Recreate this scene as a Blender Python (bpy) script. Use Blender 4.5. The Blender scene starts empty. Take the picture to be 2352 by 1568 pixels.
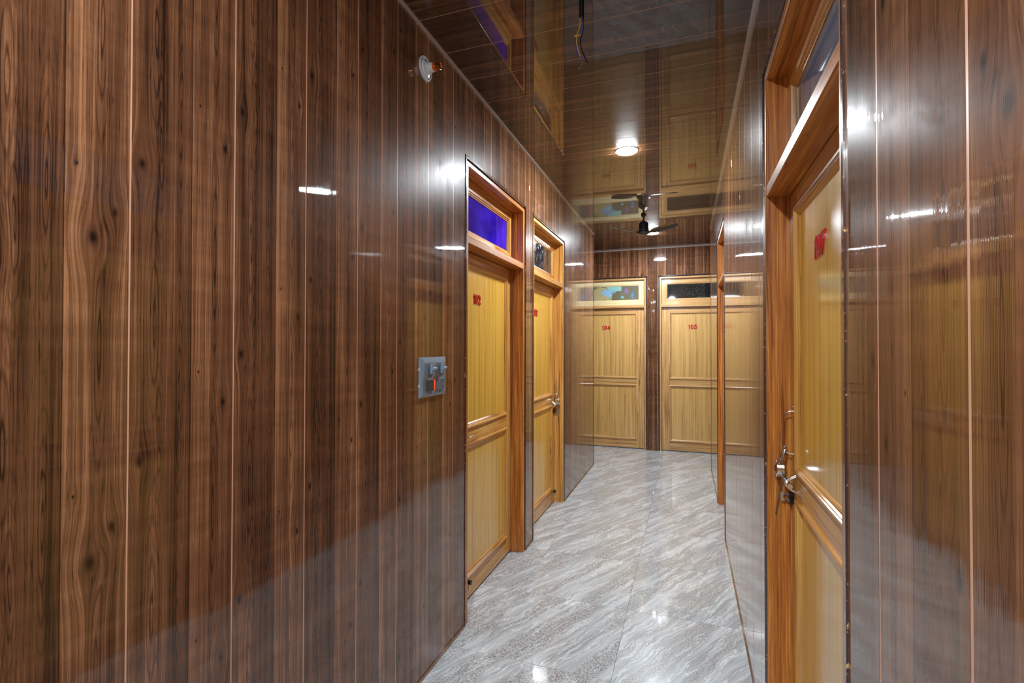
import bpy, bmesh, math, random
from mathutils import Vector, Matrix
random.seed(7)
C = bpy.context.scene.collection
sc = bpy.context.scene

# ------------------------------------------------------------------ camera, world, exposure, lamps' level
LW, RW, FY, CEIL = -1.056, 0.2577, 6.9965, 2.757      # left wall x, right wall x, far wall y, ceiling z
cam_d = bpy.data.cameras.new('camera'); cam = bpy.data.objects.new('camera', cam_d); C.objects.link(cam)
cam_d.sensor_fit = 'HORIZONTAL'; cam_d.sensor_width = 36.0; cam_d.lens = 1136.95 / 2352 * 36.0
cam_d.clip_start = 0.02; cam_d.clip_end = 60
yaw, pitch, roll = 0.34, 0.0117, 0.0012
F = Vector((-math.sin(yaw)*math.cos(pitch), math.cos(yaw)*math.cos(pitch), math.sin(pitch)))
R0 = Vector((math.cos(yaw), math.sin(yaw), 0)); U0 = R0.cross(F)
R1 = math.cos(roll)*R0 + math.sin(roll)*U0; U1 = -math.sin(roll)*R0 + math.cos(roll)*U0
cam.matrix_world = Matrix(((R1.x, U1.x, -F.x, 0), (R1.y, U1.y, -F.y, 0), (R1.z, U1.z, -F.z, 1.4), (0, 0, 0, 1)))
sc.camera = cam
w = bpy.data.worlds.new('world'); sc.world = w; w.use_nodes = True
w.node_tree.nodes['Background'].inputs[0].default_value = (0.75, 0.85, 1, 1)
w.node_tree.nodes['Background'].inputs[1].default_value = 0.01
sc.view_settings.view_transform = 'Standard'; sc.view_settings.look = 'None'
sc.view_settings.gamma = 1.0; sc.view_settings.use_curve_mapping = False
sc.view_settings.exposure = 2.75
sc.cycles.max_bounces = 10; sc.cycles.glossy_bounces = 8; sc.cycles.diffuse_bounces = 5
LAMP_E = 150.0
LAMP_COL = (0.86, 0.94, 1.0)

# ------------------------------------------------------------------ node expression helper
class X:
    def __init__(s, nt, k): s.nt, s.k = nt, k
    def _m(s, op, *o):
        n = s.nt.nodes.new('ShaderNodeMath'); n.operation = op
        for i, v in enumerate((s,) + o):
            if isinstance(v, X): s.nt.links.new(v.k, n.inputs[i])
            else: n.inputs[i].default_value = v
        return X(s.nt, n.outputs[0])
    def __add__(s, o): return s._m('ADD', o)
    __radd__ = __add__
    def __sub__(s, o): return s._m('SUBTRACT', o)
    def __mul__(s, o): return s._m('MULTIPLY', o)
    __rmul__ = __mul__
    def __truediv__(s, o): return s._m('DIVIDE', o)
    def floor(s): return s._m('FLOOR')
    def fract(s): return s._m('FRACT')
    def sq(s): return s._m('MULTIPLY', s)
    def exp(s): return s._m('EXPONENT')
    def sqrt(s): return s._m('SQRT')
    def abs(s): return s._m('ABSOLUTE')
    def sin(s): return s._m('SINE')
    def lt(s, v): return s._m('LESS_THAN', v)
    def gt(s, v): return s._m('GREATER_THAN', v)
    def mn(s, v): return s._m('MINIMUM', v)
    def mx(s, v): return s._m('MAXIMUM', v)
    def clamp(s): return s.mx(0.0).mn(1.0)
    def ramp(s, a, b):                                  # smooth 0..1 between a and b
        n = s.nt.nodes.new('ShaderNodeMapRange'); n.interpolation_type = 'SMOOTHSTEP'
        s.nt.links.new(s.k, n.inputs[0]); n.inputs[1].default_value = a; n.inputs[2].default_value = b
        return X(s.nt, n.outputs[0])

def vec(nt, x, y, z=0.0):
    n = nt.nodes.new('ShaderNodeCombineXYZ')
    for i, v in enumerate((x, y, z)):
        if isinstance(v, X): nt.links.new(v.k, n.inputs[i])
        else: n.inputs[i].default_value = v
    return n.outputs[0]
def noise(nt, v, scale=1.0, detail=3.0, rough=0.55, dist=0.0):
    n = nt.nodes.new('ShaderNodeTexNoise'); nt.links.new(v, n.inputs['Vector'])
    n.inputs['Scale'].default_value = scale; n.inputs['Detail'].default_value = detail
    n.inputs['Roughness'].default_value = rough; n.inputs['Distortion'].default_value = dist
    return X(nt, n.outputs[0])
def mix(nt, f, a, b):
    n = nt.nodes.new('ShaderNodeMix'); n.data_type = 'RGBA'
    if isinstance(f, X): nt.links.new(f.k, n.inputs[0])
    else: n.inputs[0].default_value = f
    for i, v in ((6, a), (7, b)):
        if isinstance(v, tuple): n.inputs[i].default_value = (*v, 1)
        else: nt.links.new(v, n.inputs[i])
    return n.outputs[2]
def newmat(name):
    m = bpy.data.materials.new(name); m.use_nodes = True; nt = m.node_tree
    return m, nt, nt.nodes['Principled BSDF']
def setp(nt, p, **k):
    for n, v in k.items():
        i = p.inputs[n.replace('_', ' ')]
        if isinstance(v, X): nt.links.new(v.k, i)
        elif hasattr(v, 'is_output'): nt.links.new(v, i)
        elif isinstance(v, tuple): i.default_value = (*v, 1)
        else: i.default_value = v
def bump(nt, p, h, dist=1.0, strength=1.0, coat=True):
    n = nt.nodes.new('ShaderNodeBump'); n.inputs['Strength'].default_value = strength
    n.inputs['Distance'].default_value = dist; nt.links.new(h.k, n.inputs['Height'])
    nt.links.new(n.outputs[0], p.inputs['Normal'])
    if coat: nt.links.new(n.outputs[0], p.inputs['Coat Normal'])
def position(nt):
    g = nt.nodes.new('ShaderNodeNewGeometry'); q = nt.nodes.new('ShaderNodeSeparateXYZ')
    nt.links.new(g.outputs['Position'], q.inputs[0])
    return [X(nt, q.outputs[i]) for i in range(3)]
def objpos(nt):
    g = nt.nodes.new('ShaderNodeTexCoord'); q = nt.nodes.new('ShaderNodeSeparateXYZ')
    nt.links.new(g.outputs['Object'], q.inputs[0])
    return [X(nt, q.outputs[i]) for i in range(3)]
def orand(nt):
    return X(nt, nt.nodes.new('ShaderNodeObjectInfo').outputs['Random'])
def plain(name, col, rough=0.4, metal=0.0, emit=0.0, coat=0.0, spec=0.5):
    m, nt, p = newmat(name); setp(nt, p, Base_Color=col, Roughness=rough, Metallic=metal, Coat_Weight=coat, Specular_IOR_Level=spec)
    if emit: setp(nt, p, Emission_Color=col, Emission_Strength=emit)
    return m

PW = 0.2432                                            # visible width of one pvc panel
def pvc(name, sa, ta, s0, tone=1.0, wav=1.0, haze=1.0, flute=1.0, ior=1.62, spec=0.03, con=1.0):
    """wood-print pvc sheet panels; s = across the panel, t = along it"""
    m, nt, p = newmat(name); P = position(nt); s, t = P[sa], P[ta]
    i = ((s - s0) / PW).floor(); u = (s - s0) - i * PW; tt = t - i * 0.217
    uu = u
    core = None; ring = None
    for (uk, vk, sz, only) in ((0.022, 1.777, 1.0, 0), (0.215, 1.880, 0.8, 0), (0.178, 1.824, 1.25, 1), (0.150, 1.955, 0.35, 0)):
        du = u - uk; dv = (((tt - vk) / 0.612 + 0.5).fract() - 0.5) * 0.612
        g = ((du / (0.026*sz)).sq() + (dv / (0.060*sz)).sq()) * -1.0
        e = g.exp()
        c = (((du / (0.0070*sz)).sq() + (dv / (0.0115*sz)).sq()) * -1.0).exp()
        if only:
            on = i.lt(-0.5); e = e * on; c = c * on
        uu = uu - du * e * 0.9
        core = c if core is None else core + c
    cath = None                                        # long flame shaped grain figures
    for (uk, vk, wu, wv) in ((0.050, 1.45, 0.013, 0.17), (0.060, 1.83, 0.010, 0.12), (0.190, 1.62, 0.011, 0.20), (0.105, 1.30, 0.008, 0.13)):
        du = uu - uk; dv = (((tt - vk) / 0.612 + 0.5).fract() - 0.5) * 0.612
        r = ((du / wu).sq() + (dv / wv).sq()).sqrt()
        k = ((r * 2.2 + noise(nt, vec(nt, uu*60.0, tt*5.0), 1.0, 2) * 0.8).fract() - 0.5).abs().ramp(0.25, 0.5) * (r * -0.9).exp() * 1.6
        cath = k if cath is None else cath.mx(k)
    q = i * 3.7
    n1 = noise(nt, vec(nt, uu*330.0, tt*2.2, q), 1.0, 4, 0.65)      # fine streaks
    n2 = noise(nt, vec(nt, uu*55.0, tt*0.8, q + 9.0), 1.0, 3, 0.6)  # broad streaks
    n3 = noise(nt, vec(nt, uu*420.0, tt*14.0, q + 4.0), 1.0, 2, 0.6) # short dashes
    n4 = noise(nt, vec(nt, s*3.0, t*18.0, 2.0), 1.0, 3, 0.6)        # cross grain shimmer
    n5 = noise(nt, vec(nt, s*5.0, t*1.7, 7.0), 1.0, 3, 0.6)         # blotches
    edge = (u - 0.131)
    board = edge.gt(0.0) * (((edge) * -22.0).exp()) * 0.22 - (edge.lt(0.0) * ((edge) * 30.0).exp()) * 0.18
    line = ((edge / 0.0009).sq() * -1.0).exp() * 0.5
    v = (n1 - 0.5) * (1.05*con) + (n2 - 0.5) * (1.15*con) + (n4 - 0.5) * 0.35 + (n5 - 0.5) * 0.35 + 0.47 + board - cath * 0.30
    v = v - n3.ramp(0.60, 0.74) * 0.35 - line
    v = v.clamp()
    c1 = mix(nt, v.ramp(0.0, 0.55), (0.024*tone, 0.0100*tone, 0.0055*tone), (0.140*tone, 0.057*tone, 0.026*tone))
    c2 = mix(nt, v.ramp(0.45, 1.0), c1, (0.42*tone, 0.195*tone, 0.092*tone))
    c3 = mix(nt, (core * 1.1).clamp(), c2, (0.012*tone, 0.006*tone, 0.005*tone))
    sm = noise(nt, vec(nt, s*2.6, t*2.6, 3.0), 1.0, 6, 0.7, 0.6).ramp(0.45, 0.75)
    scr = noise(nt, vec(nt, s*45.0, t*9.0, 1.0), 1.0, 4, 0.7, 1.5).ramp(0.48, 0.75)
    setp(nt, p, Base_Color=c3, Roughness=sm * 0.14 + 0.32, Specular_IOR_Level=spec, Coat_Weight=1.0, Coat_IOR=ior,
         Coat_Roughness=sm * scr * (0.17*haze) + 0.012)
    hgt = (s * 2400.0 + noise(nt, vec(nt, s*30.0, t*0.4), 1.0, 2)*5.0).sin() * (5.0e-6*flute) \
        + noise(nt, vec(nt, s*24.0, t*0.7, 5.0), 1.0, 2, 0.5) * (3.4e-4*wav) \
        + noise(nt, vec(nt, s*120.0, t*0.5, 6.0), 1.0, 1, 0.5) * (3.0e-5*wav*flute) \
        + noise(nt, vec(nt, s*2.5, t*2.2, 8.0), 1.0, 1, 0.5) * (0.7e-3*wav)
    bump(nt, p, hgt)
    return m

def wood(name, dark, mid, light, axis=2, rough=0.35, coat=0.3, fine=1.0, knots=True, contrast=1.0, rand=True):
    """varnished timber / laminate; grain runs along the object's axis"""
    m, nt, p = newmat(name); P = objpos(nt); o = orand(nt) if rand else X(nt, vec_val(nt, 0.3))
    t = P[axis]; cr = [P[k] for k in range(3) if k != axis]
    a = cr[0] + o * 13.0; b = cr[1]
    warp = noise(nt, vec(nt, a*5.0, b*5.0, t*1.1 + o*7.0), 1.0, 2) * 0.035
    if knots:
        vo = nt.nodes.new('ShaderNodeTexVoronoi'); vo.inputs['Scale'].default_value = 1.0; vo.inputs['Randomness'].default_value = 1.0
        nt.links.new(vec(nt, a*7.0, b*7.0, t*1.5), vo.inputs['Vector'])
        d = X(nt, vo.outputs['Distance'])
        kc = 1.0 * (d * -1.0 + 0.0).exp()
        kn = d.ramp(0.10, 0.03)
        warp = warp + (d.ramp(0.35, 0.0)) * 0.012
    else: kn = None
    g1 = noise(nt, vec(nt, (a+warp)*210.0*fine, (b+warp)*210.0*fine, t*3.0), 1.0, 3, 0.6)
    g2 = noise(nt, vec(nt, (a+warp)*48.0*fine, (b+warp)*48.0*fine, t*1.3), 1.0, 3, 0.6)
    g3 = noise(nt, vec(nt, (a+warp)*300.0*fine, (b+warp)*300.0*fine, t*16.0), 1.0, 2, 0.5)
    v = (g1-0.5)*(1.5*contrast) + (g2-0.5)*(2.2*contrast) + 0.5 - g3.ramp(0.62, 0.75)*(0.35*contrast)
    v = v.clamp()
    c = mix(nt, v.ramp(0.0, 0.5), dark, mid); c = mix(nt, v.ramp(0.5, 1.0), c, light)
    if kn: c = mix(nt, kn*0.8, c, tuple(x*0.45 for x in dark))
    setp(nt, p, Base_Color=c, Roughness=rough, Coat_Weight=coat, Coat_Roughness=0.12)
    bump(nt, p, g1 * 1.5e-5, coat=False)
    return m
def vec_val(nt, v):
    n = nt.nodes.new('ShaderNodeValue'); n.outputs[0].default_value = v; return n.outputs[0]

def laminate(name, dark, mid, light, cx, cath=1.0):
    """door skin: fine straight teak print with a few narrow flames"""
    m, nt, p = newmat(name); P = objpos(nt); x, z = P[0], P[2]
    uu = x + noise(nt, vec(nt, x*8.0, z*1.5), 1.0, 2) * 0.012
    v = (noise(nt, vec(nt, uu*170.0, z*1.2), 1.0, 3, 0.6)-0.5)*1.5 + (noise(nt, vec(nt, uu*26.0, z*0.5, 3.0), 1.0, 2)-0.5)*1.1 + 0.55
    fl = None
    for uk, vk in ((0.17, 0.2), (0.33, 0.45), (0.49, 0.05), (0.66, 0.3), (0.80, 0.15)):
        du = uu - uk; dv = (((z - vk) / 0.55 + 0.5).fract() - 0.5) * 0.55
        r = du.abs() / 0.016 + dv.abs() / 0.30 + dv * 0.6
        k = ((r * 3.0).fract() - 0.5).abs().ramp(0.30, 0.5) * (r * -1.3).exp() * 1.5
        fl = k if fl is None else fl.mx(k)
    dash = noise(nt, vec(nt, uu*260.0, z*9.0, 5.0), 1.0, 2).ramp(0.64, 0.74)
    v = (v - fl * (0.55*cath) - dash * 0.5).clamp()
    c = mix(nt, v.ramp(0.0, 0.55), dark, mid); c = mix(nt, v.ramp(0.45, 1.0), c, light)
    setp(nt, p, Base_Color=c, Roughness=0.30, Coat_Weight=0.6, Coat_Roughness=0.10)
    bump(nt, p, noise(nt, vec(nt, x*40.0, z*1.0), 1.0, 2) * 6e-5)
    return m

S0L = 0.680                                            # panel grid phase, left wall
M = {}
M['pvc_left'] = pvc('pvc_left', 1, 2, S0L, tone=1.15, haze=1.35, spec=0.07)
M['pvc_right'] = pvc('pvc_right', 1, 2, 0.600, tone=1.12, wav=1.3, haze=0.65, ior=1.68, spec=0.02, con=0.62)
M['pvc_far'] = pvc('pvc_far', 0, 2, -0.031, tone=1.3, wav=0.2)
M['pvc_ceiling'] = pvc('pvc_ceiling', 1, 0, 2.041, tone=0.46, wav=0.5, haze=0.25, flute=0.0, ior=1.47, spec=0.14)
M['seam_glint'] = plain('seam_glint', (0.72, 0.38, 0.24), 0.35)  # light colour paints the highlight along the rounded panel seams
M['seam_glint_dim'] = plain('seam_glint_dim', (0.62, 0.33, 0.20), 0.35)  # weaker painted seam highlight for end wall and ceiling
M['plaster'] = plain('plaster', (0.35, 0.25, 0.2), 0.8)
orange = ((0.24, 0.062, 0.011), (0.52, 0.175, 0.028), (0.76, 0.34, 0.075))
pale = ((0.33, 0.15, 0.045), (0.60, 0.33, 0.115), (0.76, 0.48, 0.20))
gold = ((0.28, 0.105, 0.02), (0.60, 0.28, 0.058), (0.78, 0.44, 0.12))
cream = ((0.62, 0.45, 0.20), (0.80, 0.66, 0.36), (0.86, 0.74, 0.44))
for nm, cset in (('orange', orange), ('pale', pale), ('gold', gold), ('cream', cream)):
    M[nm+'_v'] = wood(nm+'_wood_upright', *cset, axis=2)
    M[nm+'_h'] = wood(nm+'_wood_level', *cset, axis=0)
M['skin'] = laminate('teak_skin_mustard', (0.36, 0.16, 0.018), (0.70, 0.39, 0.050), (0.82, 0.53, 0.10), 0, 0.6)
M['skin_pale'] = laminate('teak_skin_pale', (0.30, 0.13, 0.03), (0.68, 0.39, 0.115), (0.80, 0.52, 0.20), 0, 1.2)

def trimmat(name, base, fleck, amt):
    m, nt, p = newmat(name); P = position(nt)
    f = noise(nt, vec(nt, P[0]*90.0, P[1]*90.0, P[2]*40.0), 1.0, 4, 0.6, 2.0).ramp(amt, amt+0.03)
    setp(nt, p, Base_Color=mix(nt, f, base, fleck), Roughness=f*0.3+0.16, Coat_Weight=0.8, Coat_Roughness=0.04)
    return m
M['edge_trim'] = trimmat('edge_trim', (0.060, 0.026, 0.020), (0.70, 0.42, 0.18), 0.635)
M['cornice'] = trimmat('cornice', (0.50, 0.42, 0.38), (0.75, 0.50, 0.28), 0.63)
M['base_trim'] = trimmat('base_trim', (0.16, 0.075, 0.04), (0.5, 0.3, 0.15), 0.66)
M['gap'] = plain('gap', (0.006, 0.004, 0.003), 0.6)
M['red'] = plain('red', (0.50, 0.004, 0.010), 0.25, coat=0.5)
M['chrome'] = plain('chrome', (0.72, 0.74, 0.76), 0.16, metal=1.0)
M['steel'] = plain('steel', (0.55, 0.55, 0.56), 0.3, metal=1.0)
M['black_rubber'] = plain('black_rubber', (0.008, 0.008, 0.009), 0.45)
M['lock_dark'] = plain('lock_dark', (0.05, 0.05, 0.055), 0.25, metal=0.7)
M['plate'] = plain('plate_grey', (0.25, 0.32, 0.39), 0.35)
M['plate_mid'] = plain('plate_mid', (0.13, 0.17, 0.21), 0.32)
M['plate_dark'] = plain('plate_dark', (0.05, 0.055, 0.06), 0.35)
M['holes'] = plain('holes', (0.003, 0.003, 0.003), 0.6)
M['neon'] = plain('neon', (1.0, 0.035, 0.006), 0.3, emit=0.28)
M['white_plastic'] = plain('white_plastic', (0.72, 0.75, 0.78), 0.25)
M['brass'] = plain('brass', (0.80, 0.42, 0.10), 0.25, metal=1.0)
M['bakelite'] = plain('orange_bakelite', (0.80, 0.10, 0.01), 0.35)
M['fan_dark'] = plain('fan_dark', (0.018, 0.016, 0.022), 0.32, coat=0.3)
M['fan_edge'] = plain('fan_edge', (0.35, 0.27, 0.19), 0.4)
M['wire_blue'] = plain('wire_blue', (0.05, 0.07, 0.45), 0.4)
M['wire_yellow'] = plain('wire_yellow', (0.75, 0.45, 0.02), 0.4)
M['wire_bare'] = plain('wire_bare', (0.75, 0.72, 0.66), 0.3, metal=0.6)
M['lamp_glow'] = plain('lamp_glow', LAMP_COL, 0.4, emit=LAMP_E)
M['lamp_ring'] = plain('lamp_ring', (0.8, 0.8, 0.8), 0.35)
# transom glasses
m, nt, p = newmat('glass_blue'); P = objpos(nt)
bl = noise(nt, vec(nt, P[0]*4.0, P[2]*6.0), 1.0, 2)
setp(nt, p, Base_Color=mix(nt, bl.ramp(0.35, 0.7), (0.010, 0.0, 0.30), (0.03, 0.008, 0.55)), Roughness=0.10, Coat_Weight=0.5, Coat_Roughness=0.03)
bump(nt, p, noise(nt, vec(nt, P[0]*14.0, P[2]*2.0), 1.0, 1)*3e-4); M['glass_blue'] = m
m, nt, p = newmat('glass_smoke'); P = objpos(nt)
swirl_refl = (((P[0]-0.30).sq() + (P[2]-2.13).sq()).sqrt() * 190.0 + noise(nt, vec(nt, P[0]*14.0, P[2]*14.0), 1.0, 3)*7.0).sin().ramp(0.4, 1.0) * noise(nt, vec(nt, P[0]*22.0, P[2]*22.0, 3.0), 1.0, 3).ramp(0.45, 0.7)  # swirled reflection, painted into the pane's colour
setp(nt, p, Base_Color=mix(nt, swirl_refl, (0.020, 0.022, 0.027), (0.20, 0.25, 0.30)), Roughness=swirl_refl*0.25+0.03); M['glass_smoke'] = m
m, nt, p = newmat('glass_black'); P = objpos(nt)
ck = noise(nt, vec(nt, P[0]*60.0, P[2]*30.0), 1.0, 6, 0.75, 2.5).ramp(0.57, 0.66) * P[0].ramp(0.22, 0.40)
setp(nt, p, Base_Color=mix(nt, ck*0.6, (0.010, 0.012, 0.011), (0.30, 0.36, 0.34)), Roughness=ck*0.2+0.03); M['glass_black'] = m
m, nt, p = newmat('glass_sky'); setp(nt, p, Base_Color=(0.10, 0.22, 0.36), Roughness=0.08, Coat_Weight=0.5); M['glass_sky'] = m
m, nt, p = newmat('glass_map'); P = objpos(nt)          # frosted pane with torn film patches
w1 = noise(nt, vec(nt, P[0]*14.0, P[2]*14.0), 1.0, 7, 0.72, 0.3)
w2 = noise(nt, vec(nt, P[0]*14.0+4.0, P[2]*14.0, 6.0), 1.0, 7, 0.72, 0.3)
c = (0.15, 0.13, 0.085)
edge_ = None
for ws, xc, zc_, rx, rz, col in ((w1, 0.37, 2.15, 0.16, 0.12, (0.46, 0.38, 0.19)), (w2, 0.54, 2.23, 0.10, 0.055, (0.25, 0.52, 0.50)), (w1, 0.455, 2.17, 0.085, 0.055, (0.27, 0.46, 0.62)),
                                 (w2, 0.715, 2.20, 0.030, 0.045, (0.22, 0.15, 0.26)), (w1, 0.795, 2.125, 0.016, 0.042, (0.06, 0.25, 0.50)), (w2, 0.655, 2.105, 0.022, 0.016, (0.16, 0.50, 0.50)), (w1, 0.47, 2.095, 0.016, 0.010, (0.12, 0.50, 0.30))):
    d_ = ((P[0]-xc)/rx).sq() + ((P[2]-zc_)/rz).sq() + (ws-0.5)*(5.0 if rx > 0.05 else 6.5)
    c = mix(nt, d_.lt(1.0), c, col)
    e_ = (d_-1.0).abs().lt(0.055 if rx > 0.05 else 0.0)
    edge_ = e_ if edge_ is None else edge_.mx(e_)
c = mix(nt, edge_*0.7, c, (0.03, 0.045, 0.05))
setp(nt, p, Base_Color=c, Roughness=0.22); M['glass_map'] = m

# floor tile: glossy vitrified tile, grey, diagonal white veins and speckled bands
T = 0.605; TX0, TY0 = -0.305, 2.11
m, nt, p = newmat('marble_tile'); P = position(nt)
ix = ((P[0]-TX0)/T).floor(); iy = ((P[1]-TY0)/T).floor(); off = ix*1.37 + iy*2.11
ang = math.radians(28); ca, sa_ = math.cos(ang), math.sin(ang)
al = P[0]*sa_ + P[1]*ca; ac = P[0]*ca - P[1]*sa_
wv = noise(nt, vec(nt, al*2.6, ac*4.0, off), 1.0, 4, 0.6) * 0.10 + noise(nt, vec(nt, al*11.0, ac*11.0, off), 1.0, 3, 0.6) * 0.030
acw = ac + wv
bands = noise(nt, vec(nt, al*0.9, acw*8.5, off+3.0), 1.0, 2, 0.5)
vein = noise(nt, vec(nt, al*2.2, acw*30.0, off+8.0), 1.0, 5, 0.64)
thin = (noise(nt, vec(nt, al*2.0, acw*22.0, off+15.0), 1.0, 4, 0.60) - 0.5).abs().ramp(0.038, 0.0)
grain = noise(nt, vec(nt, P[0]*210.0, P[1]*210.0, off), 1.0, 3, 0.75)
grain2 = noise(nt, vec(nt, al*60.0, ac*95.0, off+5.0), 1.0, 3, 0.7)
speck = bands.ramp(0.475, 0.55) * (thin*-0.6 + 1.0)
c = mix(nt, vein.ramp(0.30, 0.72), (0.30, 0.325, 0.34), (0.66, 0.69, 0.71))
c = mix(nt, thin*0.75, c, (0.82, 0.84, 0.85))
cs = mix(nt, grain.ramp(0.38, 0.62), (0.060, 0.058, 0.060), (0.66, 0.66, 0.66))
c = mix(nt, speck*0.74 + 0.08, c, cs)
c = mix(nt, grain2.ramp(0.60, 0.75)*speck*0.6, c, (0.08, 0.08, 0.085))
c = mix(nt, (thin.ramp(0.2,0.4)*thin.ramp(0.75,0.5))*0.35, c, (0.16, 0.165, 0.17))
setp(nt, p, Base_Color=c, Roughness=0.30, Specular_IOR_Level=0.3, Coat_Weight=0.65, Coat_Roughness=0.055)
bump(nt, p, noise(nt, vec(nt, P[0]*4.0, P[1]*4.0), 1.0, 2)*5e-4); M['tile'] = m
M['grout'] = plain('grout', (0.32, 0.33, 0.33), 0.7)

# ------------------------------------------------------------------ mesh helpers
def obj(name, bm, mat, parent=None, smooth=False):
    bmesh.ops.recalc_face_normals(bm, faces=bm.faces)
    me = bpy.data.meshes.new(name); bm.to_mesh(me); bm.free()
    if isinstance(mat, tuple):
        for m_ in mat: me.materials.append(m_)
    elif mat:
        me.materials.append(mat)
        for f in me.polygons: f.material_index = 0
    if smooth:
        for f in me.polygons: f.use_smooth = True
        me.set_sharp_from_angle(angle=math.radians(38))
    o = bpy.data.objects.new(name, me); C.objects.link(o)
    if parent: o.parent = parent
    return o
def tag(o, label=None, cat=None, group=None, kind=None):
    if label: o['label'] = label
    if cat: o['category'] = cat
    if group: o['group'] = group
    if kind: o['kind'] = kind
    return o
def empty(name, loc=(0, 0, 0), rz=0.0):
    o = bpy.data.objects.new(name, None); C.objects.link(o); o.location = loc; o.rotation_euler = (0, 0, rz)
    o.empty_display_size = 0.05; return o
def box(bm, x0, x1, y0, y1, z0, z1, f=None):
    f = f or (lambda x, y, z: (x, y, z))
    v = [bm.verts.new(f(x, y, z)) for z in (z0, z1) for (x, y) in ((x0, y0), (x1, y0), (x1, y1), (x0, y1))]
    for q in ((0, 1, 2, 3), (4, 5, 6, 7), (0, 1, 5, 4), (1, 2, 6, 5), (2, 3, 7, 6), (3, 0, 4, 7)): bm.faces.new([v[k] for k in q])
    return v
def boxes(*bs):
    bm = bmesh.new()
    for b_ in bs: box(bm, *b_)
    return bm
def bevbox(x0, x1, y0, y1, z0, z1, r=0.002, seg=2):
    bm = boxes((x0, x1, y0, y1, z0, z1))
    bmesh.ops.bevel(bm, geom=bm.edges[:], offset=r, segments=seg, affect='EDGES', profile=0.6); return bm
def cyl(bm, p0, p1, r0, r1=None, n=20, caps=True):
    p0, p1 = Vector(p0), Vector(p1); r1 = r0 if r1 is None else r1
    d = (p1-p0).normalized(); a_ = d.orthogonal().normalized(); b_ = d.cross(a_)
    A = [bm.verts.new(p0 + (a_*math.cos(k*math.tau/n) + b_*math.sin(k*math.tau/n))*r0) for k in range(n)]
    B = [bm.verts.new(p1 + (a_*math.cos(k*math.tau/n) + b_*math.sin(k*math.tau/n))*r1) for k in range(n)]
    for k in range(n): bm.faces.new((A[k], A[(k+1) % n], B[(k+1) % n], B[k]))
    if caps: bm.faces.new(A); bm.faces.new(B)
def lathe(prof, n=32, M_=None):
    """prof: (r, h) pairs spun about z; M_ maps to place"""
    bm = bmesh.new(); rows = []
    for r, h_ in prof:
        if r < 1e-6: rows.append([bm.verts.new((0, 0, h_))])
        else: rows.append([bm.verts.new((r*math.cos(k*math.tau/n), r*math.sin(k*math.tau/n), h_)) for k in range(n)])
    for A, B in zip(rows, rows[1:]):
        for k in range(n):
            q = [A[k % len(A)], A[(k+1) % len(A)], B[(k+1) % len(B)], B[k % len(B)]]
            u = []
            for v in q:
                if v not in u: u.append(v)
            if len(u) > 2: bm.faces.new(u)
    if M_: bmesh.ops.transform(bm, matrix=M_, verts=bm.verts)
    return bm
def tube(bm, pts, r, n=8):
    pts = [Vector(q) for q in pts]; prev = None; up = None
    for k, q in enumerate(pts):
        d = (pts[min(k+1, len(pts)-1)] - pts[max(k-1, 0)]).normalized()
        if up is None: up = d.orthogonal().normalized()
        up = (up - d*up.dot(d)).normalized(); s_ = d.cross(up)
        rr = r[k] if isinstance(r, (list, tuple)) else r
        row = [bm.verts.new(q + (up*math.cos(j*math.tau/n) + s_*math.sin(j*math.tau/n))*rr) for j in range(n)]
        if prev:
            for j in range(n): bm.faces.new((prev[j], prev[(j+1) % n], row[(j+1) % n], row[j]))
        else: bm.faces.new(row)
        prev = row
    bm.faces.new(prev)
def spline(pts, n=8):
    P_ = [Vector(q) for q in pts]; P_ = [P_[0]*2-P_[1]] + P_ + [P_[-1]*2-P_[-2]]; out = []
    for k in range(1, len(P_)-2):
        for j in range(n):
            t = j/n; a, b_, c_, d = P_[k-1:k+3]
            out.append(0.5*((2*b_) + (c_-a)*t + (2*a-5*b_+4*c_-d)*t*t + (3*b_-a-3*c_+d)*t**3))
    out.append(P_[-2]); return out
def ring(rect, prof, sides='LTRB', closed=False):
    """mitred moulding round rect=(x0,x1,z0,z1); prof = (inset, y). without B the legs run straight down to z0"""
    x0, x1, z0, z1 = rect; bm = bmesh.new(); nb = 'B' not in sides
    def cor(i, y): return [(x0+i, y, z0 if nb else z0+i), (x0+i, y, z1-i), (x1-i, y, z1-i), (x1-i, y, z0 if nb else z0+i)]
    idx = {'L': (0, 1), 'T': (1, 2), 'R': (2, 3), 'B': (3, 0)}
    P_ = list(prof) + ([prof[0]] if closed else [])
    for s_ in sides:
        a, b_ = idx[s_]
        va = [bm.verts.new(cor(i, y)[a]) for i, y in prof]; vb = [bm.verts.new(cor(i, y)[b_]) for i, y in prof]
        n = len(prof)
        for k in range(n if closed else n-1):
            j = (k+1) % n; bm.faces.new((va[k], va[j], vb[j], vb[k])).material_index = int(s_ in 'TB')
        if closed: bm.faces.new(va); bm.faces.new(vb)
    bmesh.ops.remove_doubles(bm, verts=bm.verts, dist=1e-6)
    return bm

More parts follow.
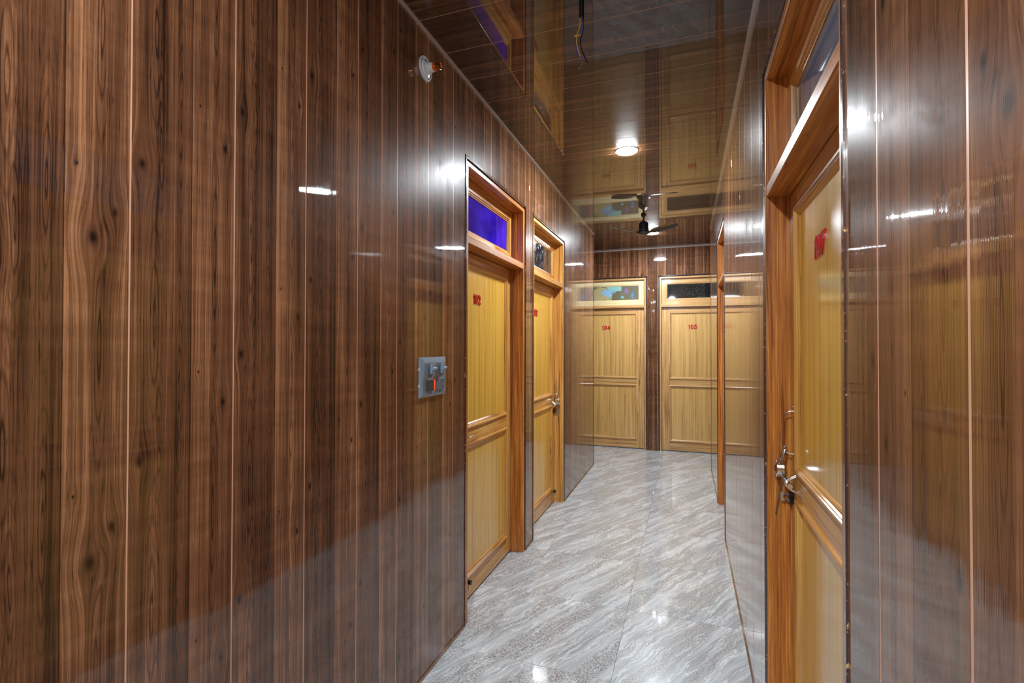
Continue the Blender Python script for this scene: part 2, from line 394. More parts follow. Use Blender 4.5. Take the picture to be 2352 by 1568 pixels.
# ------------------------------------------------------------------ walls made of separate pvc panels
DT = 2.378                                             # top of the door openings
def panel_wall(wall, mat, fmap, s_lo, s_hi, phase, openings, ztop, zbase=0.0, gap=0.0014):
    """openings: (s0, s1) cut from the floor to DT. One object per panel."""
    k0 = math.floor((s_lo-phase)/PW + 1e-4); k = k0
    while phase + k*PW < s_hi - 0.004:
        a0 = max(s_lo, phase + k*PW); a1 = min(s_hi, phase + (k+1)*PW); k += 1
        g0 = gap if a0 > s_lo + 1e-4 else 0.0; g1 = gap if a1 < s_hi - 1e-4 else 0.0
        cuts = sorted({a0+g0, a1-g1, *[v for o in openings for v in o if a0+g0 < v < a1-g1]})
        bm = bmesh.new()
        for c0, c1 in zip(cuts, cuts[1:]):
            if c1-c0 < 0.002: continue
            mid = (c0+c1)/2; z0 = DT if any(o[0] < mid < o[1] for o in openings) else zbase
            r0 = 0.0006 if abs(c0-(a0+g0)) < 1e-6 and g0 else 0.0; r1 = 0.0006 if abs(c1-(a1-g1)) < 1e-6 and g1 else 0.0
            prof = [(c0, 0.0024)] + ([(c0, 0.0004)] if r0 else []) + [(c0+r0, 0.0), (c1-r1, 0.0)] + ([(c1, 0.0004)] if r1 else []) + [(c1, 0.0024)]
            A = [bm.verts.new(fmap(s_, d, z0)) for s_, d in prof]; B = [bm.verts.new(fmap(s_, d, ztop)) for s_, d in prof]
            n = len(prof)
            for q in range(n): bm.faces.new((A[q], A[(q+1) % n], B[(q+1) % n], B[q]))
            bm.faces.new(A); bm.faces.new(B)
        if len(bm.faces): obj('wall_panel', bm, mat, wall)
        else: bm.free()
def slab(name, fmap, s_lo, s_hi, openings, ztop, thick=0.10, mat=None, label=None):
    bm = bmesh.new(); cuts = sorted({s_lo, s_hi, *[v for o in openings for v in o]})
    for c0, c1 in zip(cuts, cuts[1:]):
        z0 = DT if any(o[0] < (c0+c1)/2 < o[1] for o in openings) else 0.0
        box(bm, c0, c1, 0.00025, thick, z0, ztop, fmap)
    o = obj(name, bm, mat or M['seam_glint']); tag(o, label, kind='structure'); return o
fL = lambda s, d, z: (LW - d, s, z)
fR = lambda s, d, z: (RW + d, s, z)
fF = lambda s, d, z: (s, FY + d, z)
YB, LE, RE = -2.6, 5.925, 6.10                         # back of the corridor, ends of the side walls
D102, D103 = (2.274, 3.273), (3.438, 4.431)
D107, D106 = (0.992, 1.957), (3.93, 4.85)
D104, D105 = (-1.51, -0.51), (-0.373, 0.627)
wl = slab('wall_left', fL, YB, LE, (D102, D103), CEIL, label='long left corridor wall of glossy brown wood-print panels')
panel_wall(wl, M['pvc_left'], fL, YB, LE, S0L, (D102, D103), CEIL)
wr = slab('wall_right', fR, YB, RE, (D107, D106), CEIL, label='right corridor wall of glossy wavy brown wood-print panels')
panel_wall(wr, M['pvc_right'], fR, YB, RE, 0.600, (D107, D106), CEIL, gap=0.0024)
XL, XR = -2.5, 1.7
wf = slab('wall_far', fF, XL, XR, (D104, D105), CEIL, mat=M['seam_glint_dim'], label='end wall of brown wood-print panels around doors 104 and 105')
panel_wall(wf, M['pvc_far'], fF, XL, D104[1]-0.0, -0.031, (D104,), CEIL)
panel_wall(wf, M['pvc_far'], fF, D105[0], XR, -0.031, (D105,), CEIL)
# sheet bent round the narrow pier between the two far doors
bm = bmesh.new(); N_ = 12; rows = []
for zz in [k*CEIL/72 for k in range(73)]:
    tp_ = min(1.0, max(0.0, (2.36-zz)/0.22)); tp_ = tp_*tp_*(3-2*tp_)
    rows.append([bm.verts.new((D104[1] + (D105[0]-D104[1])*j/N_, FY - 0.010*tp_*math.sin(math.pi*j/N_)*(1+0.25*math.sin(zz*5.1)), zz)) for j in range(N_+1)])
for A, B in zip(rows, rows[1:]):
    for j in range(N_): bm.faces.new((A[j], A[j+1], B[j+1], B[j]))
o = obj('wall_panel', bm, M['pvc_far'], wf, smooth=True); o['label'] = 'bowed glossy brown sheet between the two far doors'
for nm, bs, lb in (('wall_cross_left', (XL, LW-0.10, LE-0.10, LE, 0, CEIL), 'side passage wall beyond the left corridor wall'),
                   ('wall_cross_right', (RW+0.10, XR, RE-0.10, RE, 0, CEIL), 'side passage wall beyond the right corridor wall'),
                   ('wall_end_left', (XL-0.1, XL, LE-0.10, FY+0.1, 0, CEIL), 'closing wall of the side passage on the left'),
                   ('wall_end_right', (XR, XR+0.1, RE-0.10, FY+0.1, 0, CEIL), 'closing wall of the side passage on the right'),
                   ('wall_back', (LW-0.1, RW+0.1, YB-0.1, YB, 0, CEIL), 'corridor wall behind the viewer')):
    tag(obj(nm, boxes(bs), M['pvc_far'] if nm != 'wall_back' else M['plaster']), lb, kind='structure')

# ceiling: planks across the corridor
ce = obj('ceiling', boxes((LW-0.1, RW+0.1, YB-0.1, LE-0.1, CEIL+0.00025, CEIL+0.1), (XL-0.1, XR+0.1, LE-0.1, FY+0.1, CEIL+0.00025, CEIL+0.1)), M['seam_glint_dim'])
tag(ce, 'glossy dark brown plank ceiling of the corridor', kind='structure')
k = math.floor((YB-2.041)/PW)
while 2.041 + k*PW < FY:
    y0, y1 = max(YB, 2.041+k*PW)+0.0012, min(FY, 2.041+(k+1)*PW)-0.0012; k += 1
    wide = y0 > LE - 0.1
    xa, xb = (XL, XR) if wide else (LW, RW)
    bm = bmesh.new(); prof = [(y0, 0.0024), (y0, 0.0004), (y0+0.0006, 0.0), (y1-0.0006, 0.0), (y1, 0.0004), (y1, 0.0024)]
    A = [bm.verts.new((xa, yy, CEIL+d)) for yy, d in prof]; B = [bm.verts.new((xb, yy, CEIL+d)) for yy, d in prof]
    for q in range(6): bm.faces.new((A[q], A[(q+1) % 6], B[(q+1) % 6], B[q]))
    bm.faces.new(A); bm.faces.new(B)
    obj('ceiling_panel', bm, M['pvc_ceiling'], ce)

# floor: square vitrified tiles
fl = obj('floor', boxes((LW-0.1, RW+0.1, YB-0.1, LE-0.1, -0.06, -0.008), (XL-0.1, XR+0.1, LE-0.1, FY+0.1, -0.06, -0.008)), M['grout'])
tag(fl, 'polished grey and white veined tile floor', kind='structure')
def tiles(x0, x1, y0, y1):
    for i in range(math.floor((x0-TX0)/T), math.ceil((x1-TX0)/T)):
        for j in range(math.floor((y0-TY0)/T), math.ceil((y1-TY0)/T)):
            a0, a1 = max(x0, TX0+i*T+0.0005), min(x1, TX0+(i+1)*T-0.0005)
            b0, b1 = max(y0, TY0+j*T+0.0005), min(y1, TY0+(j+1)*T-0.0005)
            if a1-a0 < 0.01 or b1-b0 < 0.01: continue
            bm = bmesh.new(); c = 0.0006
            lo = [bm.verts.new((x, y, -0.008)) for x, y in ((a0, b0), (a1, b0), (a1, b1), (a0, b1))]
            md = [bm.verts.new((x, y, -c)) for x, y in ((a0, b0), (a1, b0), (a1, b1), (a0, b1))]
            tp = [bm.verts.new((x, y, 0)) for x, y in ((a0+c, b0+c), (a1-c, b0+c), (a1-c, b1-c), (a0+c, b1-c))]
            for P_, Q_ in ((lo, md), (md, tp)):
                for q in range(4): bm.faces.new((P_[q], P_[(q+1) % 4], Q_[(q+1) % 4], Q_[q]))
            bm.faces.new(tp); bm.faces.new(lo); obj('tile', bm, M['tile'], fl)
tiles(LW-0.1, RW+0.1, YB, LE); tiles(XL, XR, LE, FY+0.1)

# thin cornice and skirting strips, corner strips
def strip(name, bs, mat, label):
    bm = boxes(*bs); return tag(obj(name, bm, mat), label, kind='structure')
strip('trim_1', [(LW, LW+0.011, YB, LE, CEIL-0.009, CEIL)], M['cornice'], 'thin scuffed strip where left wall meets ceiling')
strip('trim_2', [(RW-0.011, RW, YB, RE, CEIL-0.009, CEIL)], M['cornice'], 'thin scuffed strip where right wall meets ceiling')
strip('trim_3', [(XL, XR, FY-0.014, FY-0.0105, CEIL-0.016, CEIL)], M['cornice'], 'thin scuffed strip where end wall meets ceiling')
strip('trim_4', [(LW, LW+0.0025, LE-0.012, LE+0.0025, 0, CEIL-0.01), (LW-0.1, LW+0.0025, LE, LE+0.0025, 0, CEIL-0.01)], M['pvc_left'], 'corner strip closing the far end of the left wall')
strip('trim_5', [(RW-0.0025, RW, RE-0.012, RE+0.0025, 0, CEIL-0.01), (RW-0.0025, RW+0.1, RE, RE+0.0025, 0, CEIL-0.01)], M['pvc_right'], 'corner strip closing the far end of the right wall')
strip('baseboard_left', [(LW, LW+0.006, YB, D102[0]-0.002, 0, 0.012), (LW, LW+0.006, D102[1]+0.002, D103[0]-0.002, 0, 0.012), (LW, LW+0.006, D103[1]+0.002, LE, 0, 0.010)], M['base_trim'], 'thin brown strip at the foot of the left wall')
strip('baseboard_right', [(RW-0.005, RW, D107[1]+0.002, D106[0]-0.002, 0, 0.008), (RW-0.005, RW, YB, D107[0]-0.002, 0, 0.008), (RW-0.005, RW, D106[1]+0.002, RE, 0, 0.008)], M['base_trim'], 'thin brown strip at the foot of the right wall')

# ------------------------------------------------------------------ doors with transom lights
def number(txt, x, y, z, h_, parent, squeeze=1.0, shear=0.0, bold=0.0026):
    """raised digits; the 1 is drawn with a flag, the others come from the built-in face, thickened"""
    bm = bmesh.new(); wid = {'1': 0.50}; cur = 0.0; out = []
    for ch in txt: out.append((ch, cur + wid.get(ch, 0.74)/2)); cur += wid.get(ch, 0.74)
    for ch, cxx in out:
        if ch == '1':
            pts = [(-0.17, 0.22), (-0.17, 0.33), (-0.06, 0.38), (0.02, 0.5), (0.13, 0.5), (0.13, -0.5), (-0.05, -0.5), (-0.05, 0.26)]
            t2 = bmesh.new()
            A = [t2.verts.new((px, py, 0.0022/h_)) for px, py in pts]; B = [t2.verts.new((px, py, -0.0022/h_)) for px, py in pts]
            t2.faces.new(A); t2.faces.new(B[::-1])
            for q in range(8): t2.faces.new((A[q], B[q], B[(q+1) % 8], A[(q+1) % 8]))
            bmesh.ops.transform(t2, matrix=Matrix.Scale(h_, 4), verts=t2.verts)
            me = bpy.data.meshes.new('d'); t2.to_mesh(me); t2.free()
        else:
            cu = bpy.data.curves.new('digits', 'FONT'); cu.body = ch; cu.size = h_/0.74; cu.extrude = 0.0022; cu.offset = bold
            cu.align_x = 'CENTER'; cu.resolution_u = 4
            t_ = bpy.data.objects.new('digits', cu); C.objects.link(t_)
            dg = bpy.context.evaluated_depsgraph_get(); dg.update()
            me = bpy.data.meshes.new_from_object(t_.evaluated_get(dg)); bpy.data.objects.remove(t_); bpy.data.curves.remove(cu)
            vx = [v.co.x for v in me.vertices]; vy = [v.co.y for v in me.vertices]
            me.transform(Matrix.Diagonal((0.64*h_/(max(vx)-min(vx)), h_/(max(vy)-min(vy)), 1, 1)) @ Matrix.Translation((-(max(vx)+min(vx))/2, -(max(vy)+min(vy))/2, 0)))
        me.transform(Matrix.Translation(((cxx-cur/2)*h_, 0, 0))); bm.from_mesh(me); bpy.data.meshes.remove(me)
    sh = Matrix.Identity(4); sh[0][1] = shear
    bmesh.ops.transform(bm, matrix=Matrix.Translation((x, y-0.0022, z)) @ Matrix.Rotation(math.pi/2, 4, 'X') @ Matrix.Diagonal((squeeze, 1, 1, 1)) @ sh, verts=bm.verts)
    o = obj('door_number', bm, M['red'], parent)
    o['label'] = 'raised red digits %s' % txt; return o

def hardware(root, leaf, W, dep, fx, hz=0.0):
    """wire pull, sliding bolt, hasp and staple beside the leaf edge; fx maps distance from the latch jamb to local x"""
    y = dep
    def P_(x, yy, z): return (fx(x), yy, z+hz)
    bm = bmesh.new()
    tube(bm, spline([P_(0.078, y+0.002, 1.142), P_(0.077, y-0.012, 1.140), P_(0.072, y-0.026, 1.125), P_(0.070, y-0.028, 1.07), P_(0.070, y-0.028, 1.02), P_(0.073, y-0.018, 1.002), P_(0.076, y+0.002, 0.998)], 5), 0.0022)
    cyl(bm, P_(0.080, y+0.002, 1.158), P_(0.080, y-0.003, 1.158), 0.006, n=12)
    o = obj('handle', bm, M['steel'], leaf, True); o['label'] = 'bent wire pull handle'
    bm = bmesh.new()                                   # bolt with its guides
    cyl(bm, P_(0.070, y-0.022, 0.915), P_(0.145, y-0.022, 0.905), 0.0085)
    cyl(bm, P_(0.086, y-0.022, 0.913), P_(0.108, y-0.022, 0.910), 0.0115)
    for gx in (0.118, 0.132):
        tube(bm, spline([P_(gx, y+0.002, 0.938), P_(gx, y-0.005, 0.934), P_(gx, y-0.022, 0.923), P_(gx, y-0.0325, 0.911), P_(gx, y-0.022, 0.897), P_(gx, y-0.005, 0.886), P_(gx, y+0.002, 0.882)], 4), 0.0022)
    o = obj('bolt', bm, M['chrome'], leaf, True); o['label'] = 'chrome sliding bolt'
    bm = bmesh.new(); pts = spline([P_(0.070, y-0.030, 0.93), P_(0.060, y-0.034, 0.89), P_(0.052, y-0.040, 0.84), P_(0.050, y-0.048, 0.785)], 5)
    tube(bm, pts, 0.0026, 6)
    obj('hasp_arm', bm, M['steel'], leaf, True)
    # staple plate with a round hole, standing out from the leaf edge
    bm = bmesh.new(); cx, cz, r = y-0.020, 0.850, 0.0075; n = 24; sq = []
    out = [];  inn = []
    for k_ in range(n):
        a_ = k_*math.tau/n; c_, s_ = math.cos(a_), math.sin(a_); m_ = 0.0155/max(abs(c_), abs(s_))
        out.append((cx+c_*m_, cz+s_*m_)); inn.append((cx+c_*r, cz+s_*r))
    for xx in (0.058, 0.061):
        A = [bm.verts.new(P_(xx, yy, zz)) for yy, zz in out]; B = [bm.verts.new(P_(xx, yy, zz)) for yy, zz in inn]; sq.append((A, B))
        for q in range(n): bm.faces.new((A[q], A[(q+1) % n], B[(q+1) % n], B[q]))
    for q in range(n):
        for w_ in (0, 1): bm.faces.new((sq[0][w_][q], sq[0][w_][(q+1) % n], sq[1][w_][(q+1) % n], sq[1][w_][q]))
    obj('staple', bm, M['chrome'], leaf)
    x0_, x1_ = sorted((fx(0.062), fx(0.088)))
    obj('staple_base', bevbox(x0_, x1_, y-0.014, y, 0.833+hz, 0.867+hz, 0.003), M['lock_dark'], leaf)
def padlock(root, W, dep, fx, label, hz=0.0):
    t_ = empty('padlock'); t_.matrix_world = root.matrix_world.copy()
    t_.location = root.location + Vector((0, 0, hz)); t_.rotation_euler = root.rotation_euler
    tag(t_, label, 'padlock')
    rot = Matrix.Translation((fx(0.068), dep-0.040, 0.937)) @ Matrix.Rotation(math.radians(90), 4, 'X') @ Matrix.Rotation(0, 4, 'Z')
    o = obj('lock_body', lathe([(0.0, -0.013), (0.0285, -0.013), (0.031, -0.0105), (0.031, -0.004), (0.030, -0.003), (0.030, 0.003), (0.031, 0.004), (0.031, 0.0105), (0.0285, 0.013), (0.0, 0.013)], 36, rot), M['chrome'], t_, True)
    obj('keyhole_disc', lathe([(0.0, 0.0132), (0.010, 0.0132), (0.010, 0.0145), (0.0, 0.0150)], 20, rot), M['lock_dark'], t_, True)
    bm = bmesh.new(); x = fx(0.070)
    tube(bm, spline([(x-0.014, dep-0.036, 0.955), (x-0.014, dep-0.030, 0.985), (x-0.009, dep-0.024, 1.004), (x, dep-0.022, 1.010), (x+0.009, dep-0.024, 1.004), (x+0.014, dep-0.030, 0.985), (x+0.014, dep-0.036, 0.955)], 6), 0.0042, 10)
    obj('shackle', bm, M['chrome'], t_, True)
    return t_

def door(idx, loc, rz, W, txt, glass, jw, lw_, skin, dep, latch, label, num_x, sash=None, num_h=0.055, squeeze=1.0, shear=0.0, hw=False, stopper=None, bar_z=1.945, rz_=0.0, hz=0.0):
    root = empty('door_%d' % idx, loc, rz); tag(root, label, kind='structure')
    JV, JH, LV, LH = M[jw+'_v'], M[jw+'_h'], M[lw_+'_v'], M[lw_+'_h']
    SH, SV = (M[sash+'_h'], M[sash+'_v']) if sash else (LH, LV)
    I = 0.046                                          # inner edge of the frame
    full = (0, W, 0, DT)
    o = obj('edge_trim', ring(full, [(0.0, 0.004), (0.0, -0.0035), (0.012, -0.0035), (0.013, 0.004)], 'LTR', True), M['edge_trim'], root)
    o['label'] = 'thin dark corner strip with chipped edges'
    obj('frame_gap', ring(full, [(0.0135, 0.010), (0.0225, 0.010)], 'LTR'), M['gap'], root)
    prof = [(0.0215, dep+0.05), (0.0215, 0.0045), (0.0235, 0.0025), (I-0.003, 0.0025), (I, 0.0055), (I, dep*0.5-0.0035), (I-0.005, dep*0.5-0.002), (I-0.005, dep*0.5+0.002), (I, dep*0.5+0.0035), (I, dep+0.05)]
    for s_ in 'LR': obj('jamb', ring(full, prof, s_, True), JV, root)
    # head needs mitres to the jambs
    bm = ring(full, prof, 'T', True); obj('frame_head', bm, JH, root)
    bm = boxes((I-0.001, W-I+0.001, 0.004, dep+0.05, bar_z, bar_z+0.043)); bmesh.ops.bevel(bm, geom=[e for e in bm.edges if abs(e.verts[0].co.x-e.verts[1].co.x) > 0.1], offset=0.004, segments=2, affect='EDGES')
    obj('transom_bar', bm, JH, root)
    # leaf
    x0, x1, z0, z1 = I+0.0055, W-I-0.0055, 0.012, bar_z-0.004
    leaf = obj('door_leaf', boxes((x0+0.004, x1-0.004, dep+0.016, dep+0.034, z0+0.004, z1-0.004)), LV, root)
    SW = 0.100
    for a0, a1 in ((x0, x0+SW), (x1-SW, x1)): obj('stile', bevbox(a0, a1, dep, dep+0.030, z0, z1, 0.0015, 1), LV, leaf)
    for a0, a1 in ((z0, 0.135), (0.880+rz_, 0.978+rz_), (z1-0.070, z1)): obj('rail', bevbox(x0+SW, x1-SW, dep+0.0004, dep+0.030, a0, a1, 0.0012, 1), LH, leaf)
    for zz0, zz1 in ((0.135, 0.880+rz_), (0.978+rz_, z1-0.070)):
        obj('panel', boxes((x0+SW-0.004, x1-SW+0.004, dep+0.007, dep+0.014, zz0-0.004, zz1+0.004)), skin, leaf)
        obj('moulding', ring((x0+SW-0.006, x1-SW+0.006, zz0-0.006, zz1+0.006), [(0.0, dep+0.001), (0.0, dep-0.008), (0.003, dep-0.010), (0.010, dep-0.010), (0.0125, dep-0.006), (0.016, dep-0.006), (0.019, dep-0.001), (0.024, dep+0.001), (0.028, dep+0.005), (0.030, dep+0.0072)]), (LV, LH), leaf)
    if txt: number(txt, num_x, dep+0.0068, 1.678, num_h, leaf, squeeze, shear)
    # transom sash and pane
    zs0, zs1 = bar_z+0.043, DT-I
    sd = dep - 0.006
    sa = obj('transom_sash', ring((I, W-I, zs0, zs1), [(0.0, sd+0.03), (0.0, sd), (0.060, sd), (0.062, sd+0.006), (0.068, sd+0.006), (0.070, sd+0.012), (0.076, sd+0.013), (0.077, sd+0.03)], 'LTRB', True), (SV, SH), root)
    obj('pane', boxes((I+0.070, W-I-0.070, sd+0.017, sd+0.022, zs0+0.070, zs1-0.070)), M[glass], sa)
    fx = (lambda v: v) if latch == 'lo' else (lambda v: W-v)
    if hw: hardware(root, leaf, W, dep, fx, hz)
    if stopper is not None:
        bm = bmesh.new(); sx = fx(stopper)
        cyl(bm, (sx, dep+0.002, 0.105), (sx, dep-0.022, 0.104), 0.011, 0.013, 14)
        o = obj('door_stopper', bm, M['black_rubber'], leaf, True); o['label'] = 'black rubber stopper'
        bm = bmesh.new(); tube(bm, [(sx, dep-0.004, 0.095), (sx-0.004, dep-0.010, 0.070), (sx-0.006, dep-0.006, 0.052)], 0.0045, 8)
        obj('stopper_arm', bm, M['chrome'], leaf, True)
    return root, fx, leaf
HL = math.pi/2
d1, f1, leaf1 = door(1, (LW, D102[0], 0), HL, D102[1]-D102[0], '102', 'glass_blue', 'orange', 'gold', M['skin'], 0.090, 'lo',
    'mustard wooden door 102 under a deep blue transom pane', 0.371, squeeze=0.92, stopper=0.236, num_h=0.058, bar_z=1.935, rz_=-0.022)
bm = bmesh.new(); cyl(bm, (0.215, 0.092, 0.905), (0.215, 0.072, 0.905), 0.006, n=12); tube(bm, [(0.205, 0.070, 0.905), (0.245, 0.068, 0.907)], 0.006, 10)
o = obj('handle', bm, M['chrome'], leaf1, True); o['label'] = 'short chrome lever tip'
d2, f2, leaf2 = door(2, (LW, D103[0], 0), HL, D103[1]-D103[0], '103', 'glass_smoke', 'gold', 'gold', M['skin'], 0.085, 'hi',  # frame in the lighter wood tone, partly lamplight put into the colour
    'yellow wooden door 103 with chrome padlock and dark transom with a painted swirl reflection', 0.373, squeeze=0.92, hw=True, stopper=0.085, bar_z=1.935, hz=-0.025)
d3, f3, _ = door(3, (D104[0], FY, 0), 0, D104[1]-D104[0], '104', 'glass_map', 'pale', 'pale', M['skin_pale'], 0.045, 'lo',
    'pale wooden door 104 on the end wall under a patchy coloured transom', 0.430, sash='cream', num_h=0.060)
d4, f4, _ = door(4, (D105[0], FY, 0), 0, D105[1]-D105[0], '105', 'glass_black', 'pale', 'pale', M['skin_pale'], 0.045, 'hi',
    'pale wooden door 105 on the end wall under a black cracked transom', 0.443, num_h=0.060)
d5, f5, _ = door(5, (RW, D106[1], 0), -HL, D106[1]-D106[0], None, 'glass_smoke', 'orange', 'gold', M['skin'], 0.085, 'lo',
    'far door recess on the right wall, seen almost edge-on', 0.4, stopper=0.07)
d6, f6, _ = door(6, (RW, D107[1], 0), -HL, D107[1]-D107[0], '107', 'glass_sky', 'orange', 'gold', M['skin'], 0.076, 'lo',
    'nearest door on the right, numbered 107, with padlock and bolt', 0.420, squeeze=0.95, shear=0.2, num_h=0.062, hw=True, bar_z=1.92, rz_=0.026, hz=0.045)
padlock(d2, D103[1]-D103[0], 0.085, f2, 'small chrome disc padlock on the bolt of door 103', -0.025)
padlock(d6, D107[1]-D107[0], 0.076, f6, 'round chrome disc padlock hanging on door 107', 0.055)

# ------------------------------------------------------------------ ceiling lamps
def lamp(x, y, label, r=0.072):
    t_ = empty('ceiling_lamp', (x, y, CEIL)); tag(t_, label, 'lamp', 'round ceiling lamps along the corridor')
    obj('lamp_rim', lathe([(r*0.99, 0.0), (r*1.06, 0.0), (r*1.05, -0.004), (r*0.99, -0.005)], 40), M['lamp_ring'], t_, True)
    obj('diffuser', lathe([(r, -0.001), (r*0.995, -0.005), (r*0.93, -0.009), (r*0.75, -0.012), (r*0.4, -0.014), (0.0, -0.0145)], 40), M['lamp_glow'], t_, True)
lamp(-0.389, 3.470, 'bright round white lamp on the ceiling before the fan')
lamp(-0.388, 6.070, 'bright round white lamp beyond the small black fan')
lamp(-0.390, -0.15, 'round white ceiling lamp above and behind the viewer')
lamp(-0.390, -2.05, 'round white ceiling lamp by the back wall')

# ------------------------------------------------------------------ ceiling fan
fan = empty('ceiling_fan', (-0.417, 5.209, CEIL)); tag(fan, 'small black ceiling fan with short rod near the end doors', 'fan')
obj('canopy', lathe([(0.0, 0.0), (0.024, 0.0), (0.026, -0.004), (0.020, -0.018), (0.010, -0.026)], 24), M['fan_dark'], fan, True)
bm = bmesh.new(); cyl(bm, (0, 0, -0.005), (0, 0, -0.085), 0.0085, n=14); cyl(bm, (0.004, 0, -0.035), (0.018, 0, -0.035), 0.004, n=8)
obj('down_rod', bm, M['fan_dark'], fan, True)
obj('motor', lathe([(0.0, -0.066), (0.018, -0.066), (0.022, -0.074), (0.036, -0.078), (0.045, -0.086), (0.048, -0.096), (0.048, -0.150), (0.051, -0.156), (0.051, -0.166), (0.048, -0.170), (0.070, -0.176), (0.072, -0.186), (0.050, -0.200), (0.028, -0.208), (0.0, -0.210)], 36), M['fan_dark'], fan, True)
def blade():
    bm = bmesh.new(); top = []; bot = []
    prof = [(0.060, 0.018), (0.085, 0.022), (0.10, 0.040), (0.14, 0.047), (0.24, 0.050), (0.31, 0.048), (0.345, 0.038), (0.362, 0.018)]
    for r, hw_ in prof:
        rt = []; rb = []
        for c_ in (-1, -0.5, 0, 0.5, 1):
            y_ = c_*hw_; tw = math.radians(14)
            z_ = -0.182 - y_*math.sin(tw) - 0.006*c_*c_ + (r-0.06)*0.11
            rt.append(bm.verts.new((r, y_*math.cos(tw), z_+0.0012))); rb.append(bm.verts.new((r, y_*math.cos(tw), z_-0.0012)))
        top.append(rt); bot.append(rb)
    for R_ in (top, bot):
        for A, B in zip(R_, R_[1:]):
            for j in range(4): bm.faces.new((A[j], A[j+1], B[j+1], B[j]))
    for A, B in zip(top, bot):
        pass
    n = len(prof)
    for k_ in range(n-1):
        for j in (0, 4): bm.faces.new((top[k_][j], top[k_+1][j], bot[k_+1][j], bot[k_][j]))
    for k_ in (0, n-1):
        for j in range(4): bm.faces.new((top[k_][j], top[k_][j+1], bot[k_][j+1], bot[k_][j]))
    return bm
for a_ in (-24, -144, 96):
    o = obj('blade', blade(), M['fan_dark'], fan, True); o.rotation_euler = (0, 0, math.radians(a_))

# ------------------------------------------------------------------ loose wires hanging from the ceiling
wi = empty('hanging_wires', (-0.377, 1.86, CEIL)); tag(wi, 'loose blue, yellow and black wires dangling from the ceiling', 'wires')
bm = bmesh.new(); cyl(bm, (0, 0, 0.0), (0, 0, -0.098), 0.0095, n=16); obj('sleeve', bm, M['black_rubber'], wi, True)
rt = R0
def W_(u, z, k_=0.0): return (rt.x*u + 0.003*k_, rt.y*u + 0.002*k_, z)
for nm, mt, pts, r in (
    ('blue_wire', 'wire_blue', [W_(0.003, -0.09), W_(0.002, -0.13, 1), W_(-0.006, -0.165, 1), W_(-0.022, -0.190, 1), W_(-0.024, -0.215, 1), W_(-0.014, -0.240, 1), W_(0.000, -0.252, 1)], 0.0019),
    ('yellow_wire', 'wire_yellow', [W_(-0.003, -0.09, -1), W_(-0.004, -0.13, -1), W_(-0.012, -0.163, -2), W_(-0.020, -0.168, -2), W_(-0.012, -0.174, -2), W_(-0.016, -0.195, -1), W_(-0.010, -0.222, -1), W_(-0.001, -0.246, -1)], 0.0019),
    ('black_wire', 'black_rubber', [W_(0.000, -0.09, 2), W_(-0.001, -0.14, 2), W_(-0.011, -0.185, 2), W_(-0.007, -0.215, 2), W_(0.006, -0.248, 2), W_(0.017, -0.270, 2)], 0.0022),
    ('knot', 'wire_yellow', [W_(-0.022, -0.163, 2), W_(-0.010, -0.160, 3), W_(-0.004, -0.166, -2), W_(-0.014, -0.170, -3), W_(-0.023, -0.165, 0)], 0.0018),
    ('bare_strand', 'wire_bare', [W_(0.004, -0.262), W_(0.000, -0.275), W_(-0.006, -0.290), W_(-0.012, -0.292)], 0.0006)):
    bm = bmesh.new(); tube(bm, spline(pts, 8), r, 8); o = obj(nm, bm, M[mt], wi, True)

# ------------------------------------------------------------------ batten lamp holder on the left wall
bh = empty('lamp_holder', (LW, 1.862, 2.592)); bh.rotation_euler = (0, math.pi/2, 0)
tag(bh, 'white round bulb holder with orange and brass socket high on left wall', 'lamp holder')
obj('base_plate', lathe([(0.0, 0.0), (0.050, 0.0), (0.051, 0.004), (0.049, 0.007), (0.043, 0.008), (0.041, 0.006), (0.037, 0.006), (0.035, 0.012), (0.026, 0.016), (0.024, 0.020), (0.0, 0.022)], 48), M['white_plastic'], bh, True)
obj('holder_neck', lathe([(0.0, 0.018), (0.021, 0.018), (0.0195, 0.036), (0.0175, 0.042), (0.0, 0.042)], 32), M['white_plastic'], bh, True)
obj('insulating_ring', lathe([(0.0, 0.040), (0.0170, 0.040), (0.0165, 0.052), (0.0, 0.052)], 32), M['bakelite'], bh, True)
bm = lathe([(0.0152, 0.050), (0.0150, 0.070), (0.0160, 0.073), (0.0142, 0.074), (0.0134, 0.070), (0.0130, 0.056), (0.0, 0.056)], 32)
obj('socket', bm, M['brass'], bh, True)
bm = bmesh.new()
for s_ in (-1, 1): box(bm, -0.003, 0.003, s_*0.0165-0.0012, s_*0.0165+0.0012, 0.062, 0.0745); cyl(bm, (s_*0.005, 0, 0.056), (s_*0.005, 0, 0.064), 0.002, n=8)
obj('pin_slots', bm, M['holes'], bh)
for a_ in (40, 220):
    bm = bmesh.new(); cyl(bm, (0.030*math.cos(math.radians(a_)), 0.030*math.sin(math.radians(a_)), 0.010), (0.030*math.cos(math.radians(a_)), 0.030*math.sin(math.radians(a_)), 0.0155), 0.004, n=10)
    obj('fixing_screw', bm, M['lock_dark'], bh)

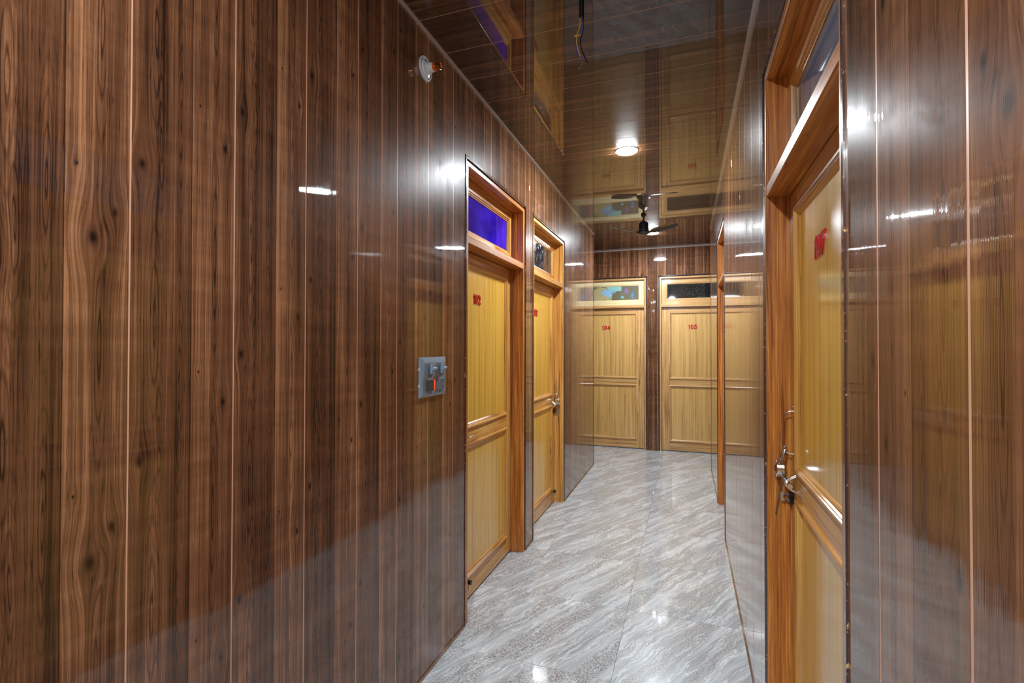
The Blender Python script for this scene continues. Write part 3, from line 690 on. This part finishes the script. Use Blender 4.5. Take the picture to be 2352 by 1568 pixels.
# ------------------------------------------------------------------ switch board on the left wall
sb = empty('switch_board', (LW, 1.818, 1.187), HL); tag(sb, 'grey four-module switch board with red indicator left of door 102', 'switch board')
SWd, SHt = 0.226, 0.170                                # local x 0..SWd along the wall, -y out of the wall
bm = bmesh.new()
lo = [bm.verts.new(q) for q in ((0, 0, 0), (SWd, 0, 0), (SWd, 0, SHt), (0, 0, SHt))]
md = [bm.verts.new(q) for q in ((0, -0.007, 0), (SWd, -0.007, 0), (SWd, -0.007, SHt), (0, -0.007, SHt))]
e = 0.022
tp = [bm.verts.new(q) for q in ((e*0.5, -0.013, e*0.6), (SWd-e*0.35, -0.013, e*0.6), (SWd-e*0.35, -0.013, SHt-e), (e*1.4, -0.013, SHt-e))]
for A, B in ((lo, md), (md, tp)):
    for q in range(4): bm.faces.new((A[q], A[(q+1) % 4], B[(q+1) % 4], B[q]))
bm.faces.new(tp); bm.faces.new(lo)
obj('face_plate', bm, M['plate'], sb)
cx1, cx2 = 0.070, 0.164; cz1, cz2 = 0.119, 0.050
for k_, cx in enumerate((cx1, cx2)):
    u = obj('regulator', bevbox(cx-0.030, cx+0.030, -0.019, -0.012, cz1-0.026, cz1+0.026, 0.002), M['plate_mid'], sb)
    obj('dial_stem', bevbox(cx-0.006, cx+0.012, -0.030, -0.018, cz1-0.020, cz1+0.022, 0.002), M['plate'], u)
    bm = bmesh.new(); cyl(bm, (cx-0.014, -0.036, cz1+0.002), (cx+0.012, -0.036, cz1+0.002), 0.0075, n=18); cyl(bm, (cx, -0.034, cz1+0.002), (cx, -0.018, cz1), 0.005, n=12)
    obj('knob', bm, M['plate'], u, True)
sw_ = obj('rocker_switch', bevbox(cx1-0.032, cx1+0.022, -0.024, -0.012, cz2-0.024, cz2+0.024, 0.0025), M['plate_dark'], sb)
o = obj('indicator', bevbox(cx1+0.020, cx1+0.034, -0.022, -0.012, cz2-0.022, cz2+0.022, 0.002), M['neon'], sw_); o['label'] = 'glowing red indicator strip'
so = obj('socket', bevbox(cx2-0.032, cx2+0.032, -0.021, -0.012, cz2-0.025, cz2+0.025, 0.0025), M['plate_mid'], sb)
bm = bmesh.new()
for dx, dz, r in ((0.006, 0.012, 0.0035), (-0.004, -0.010, 0.0026), (0.016, -0.010, 0.0026)): cyl(bm, (cx2+dx, -0.0214, cz2+dz), (cx2+dx, -0.0205, cz2+dz), r, n=12)
obj('pin_holes', bm, M['holes'], so)
for zz in (0.050, 0.119): obj('clip', boxes((-0.0035, 0.0, -0.006, -0.001, zz-0.006, zz+0.006)), M['white_plastic'], sb)
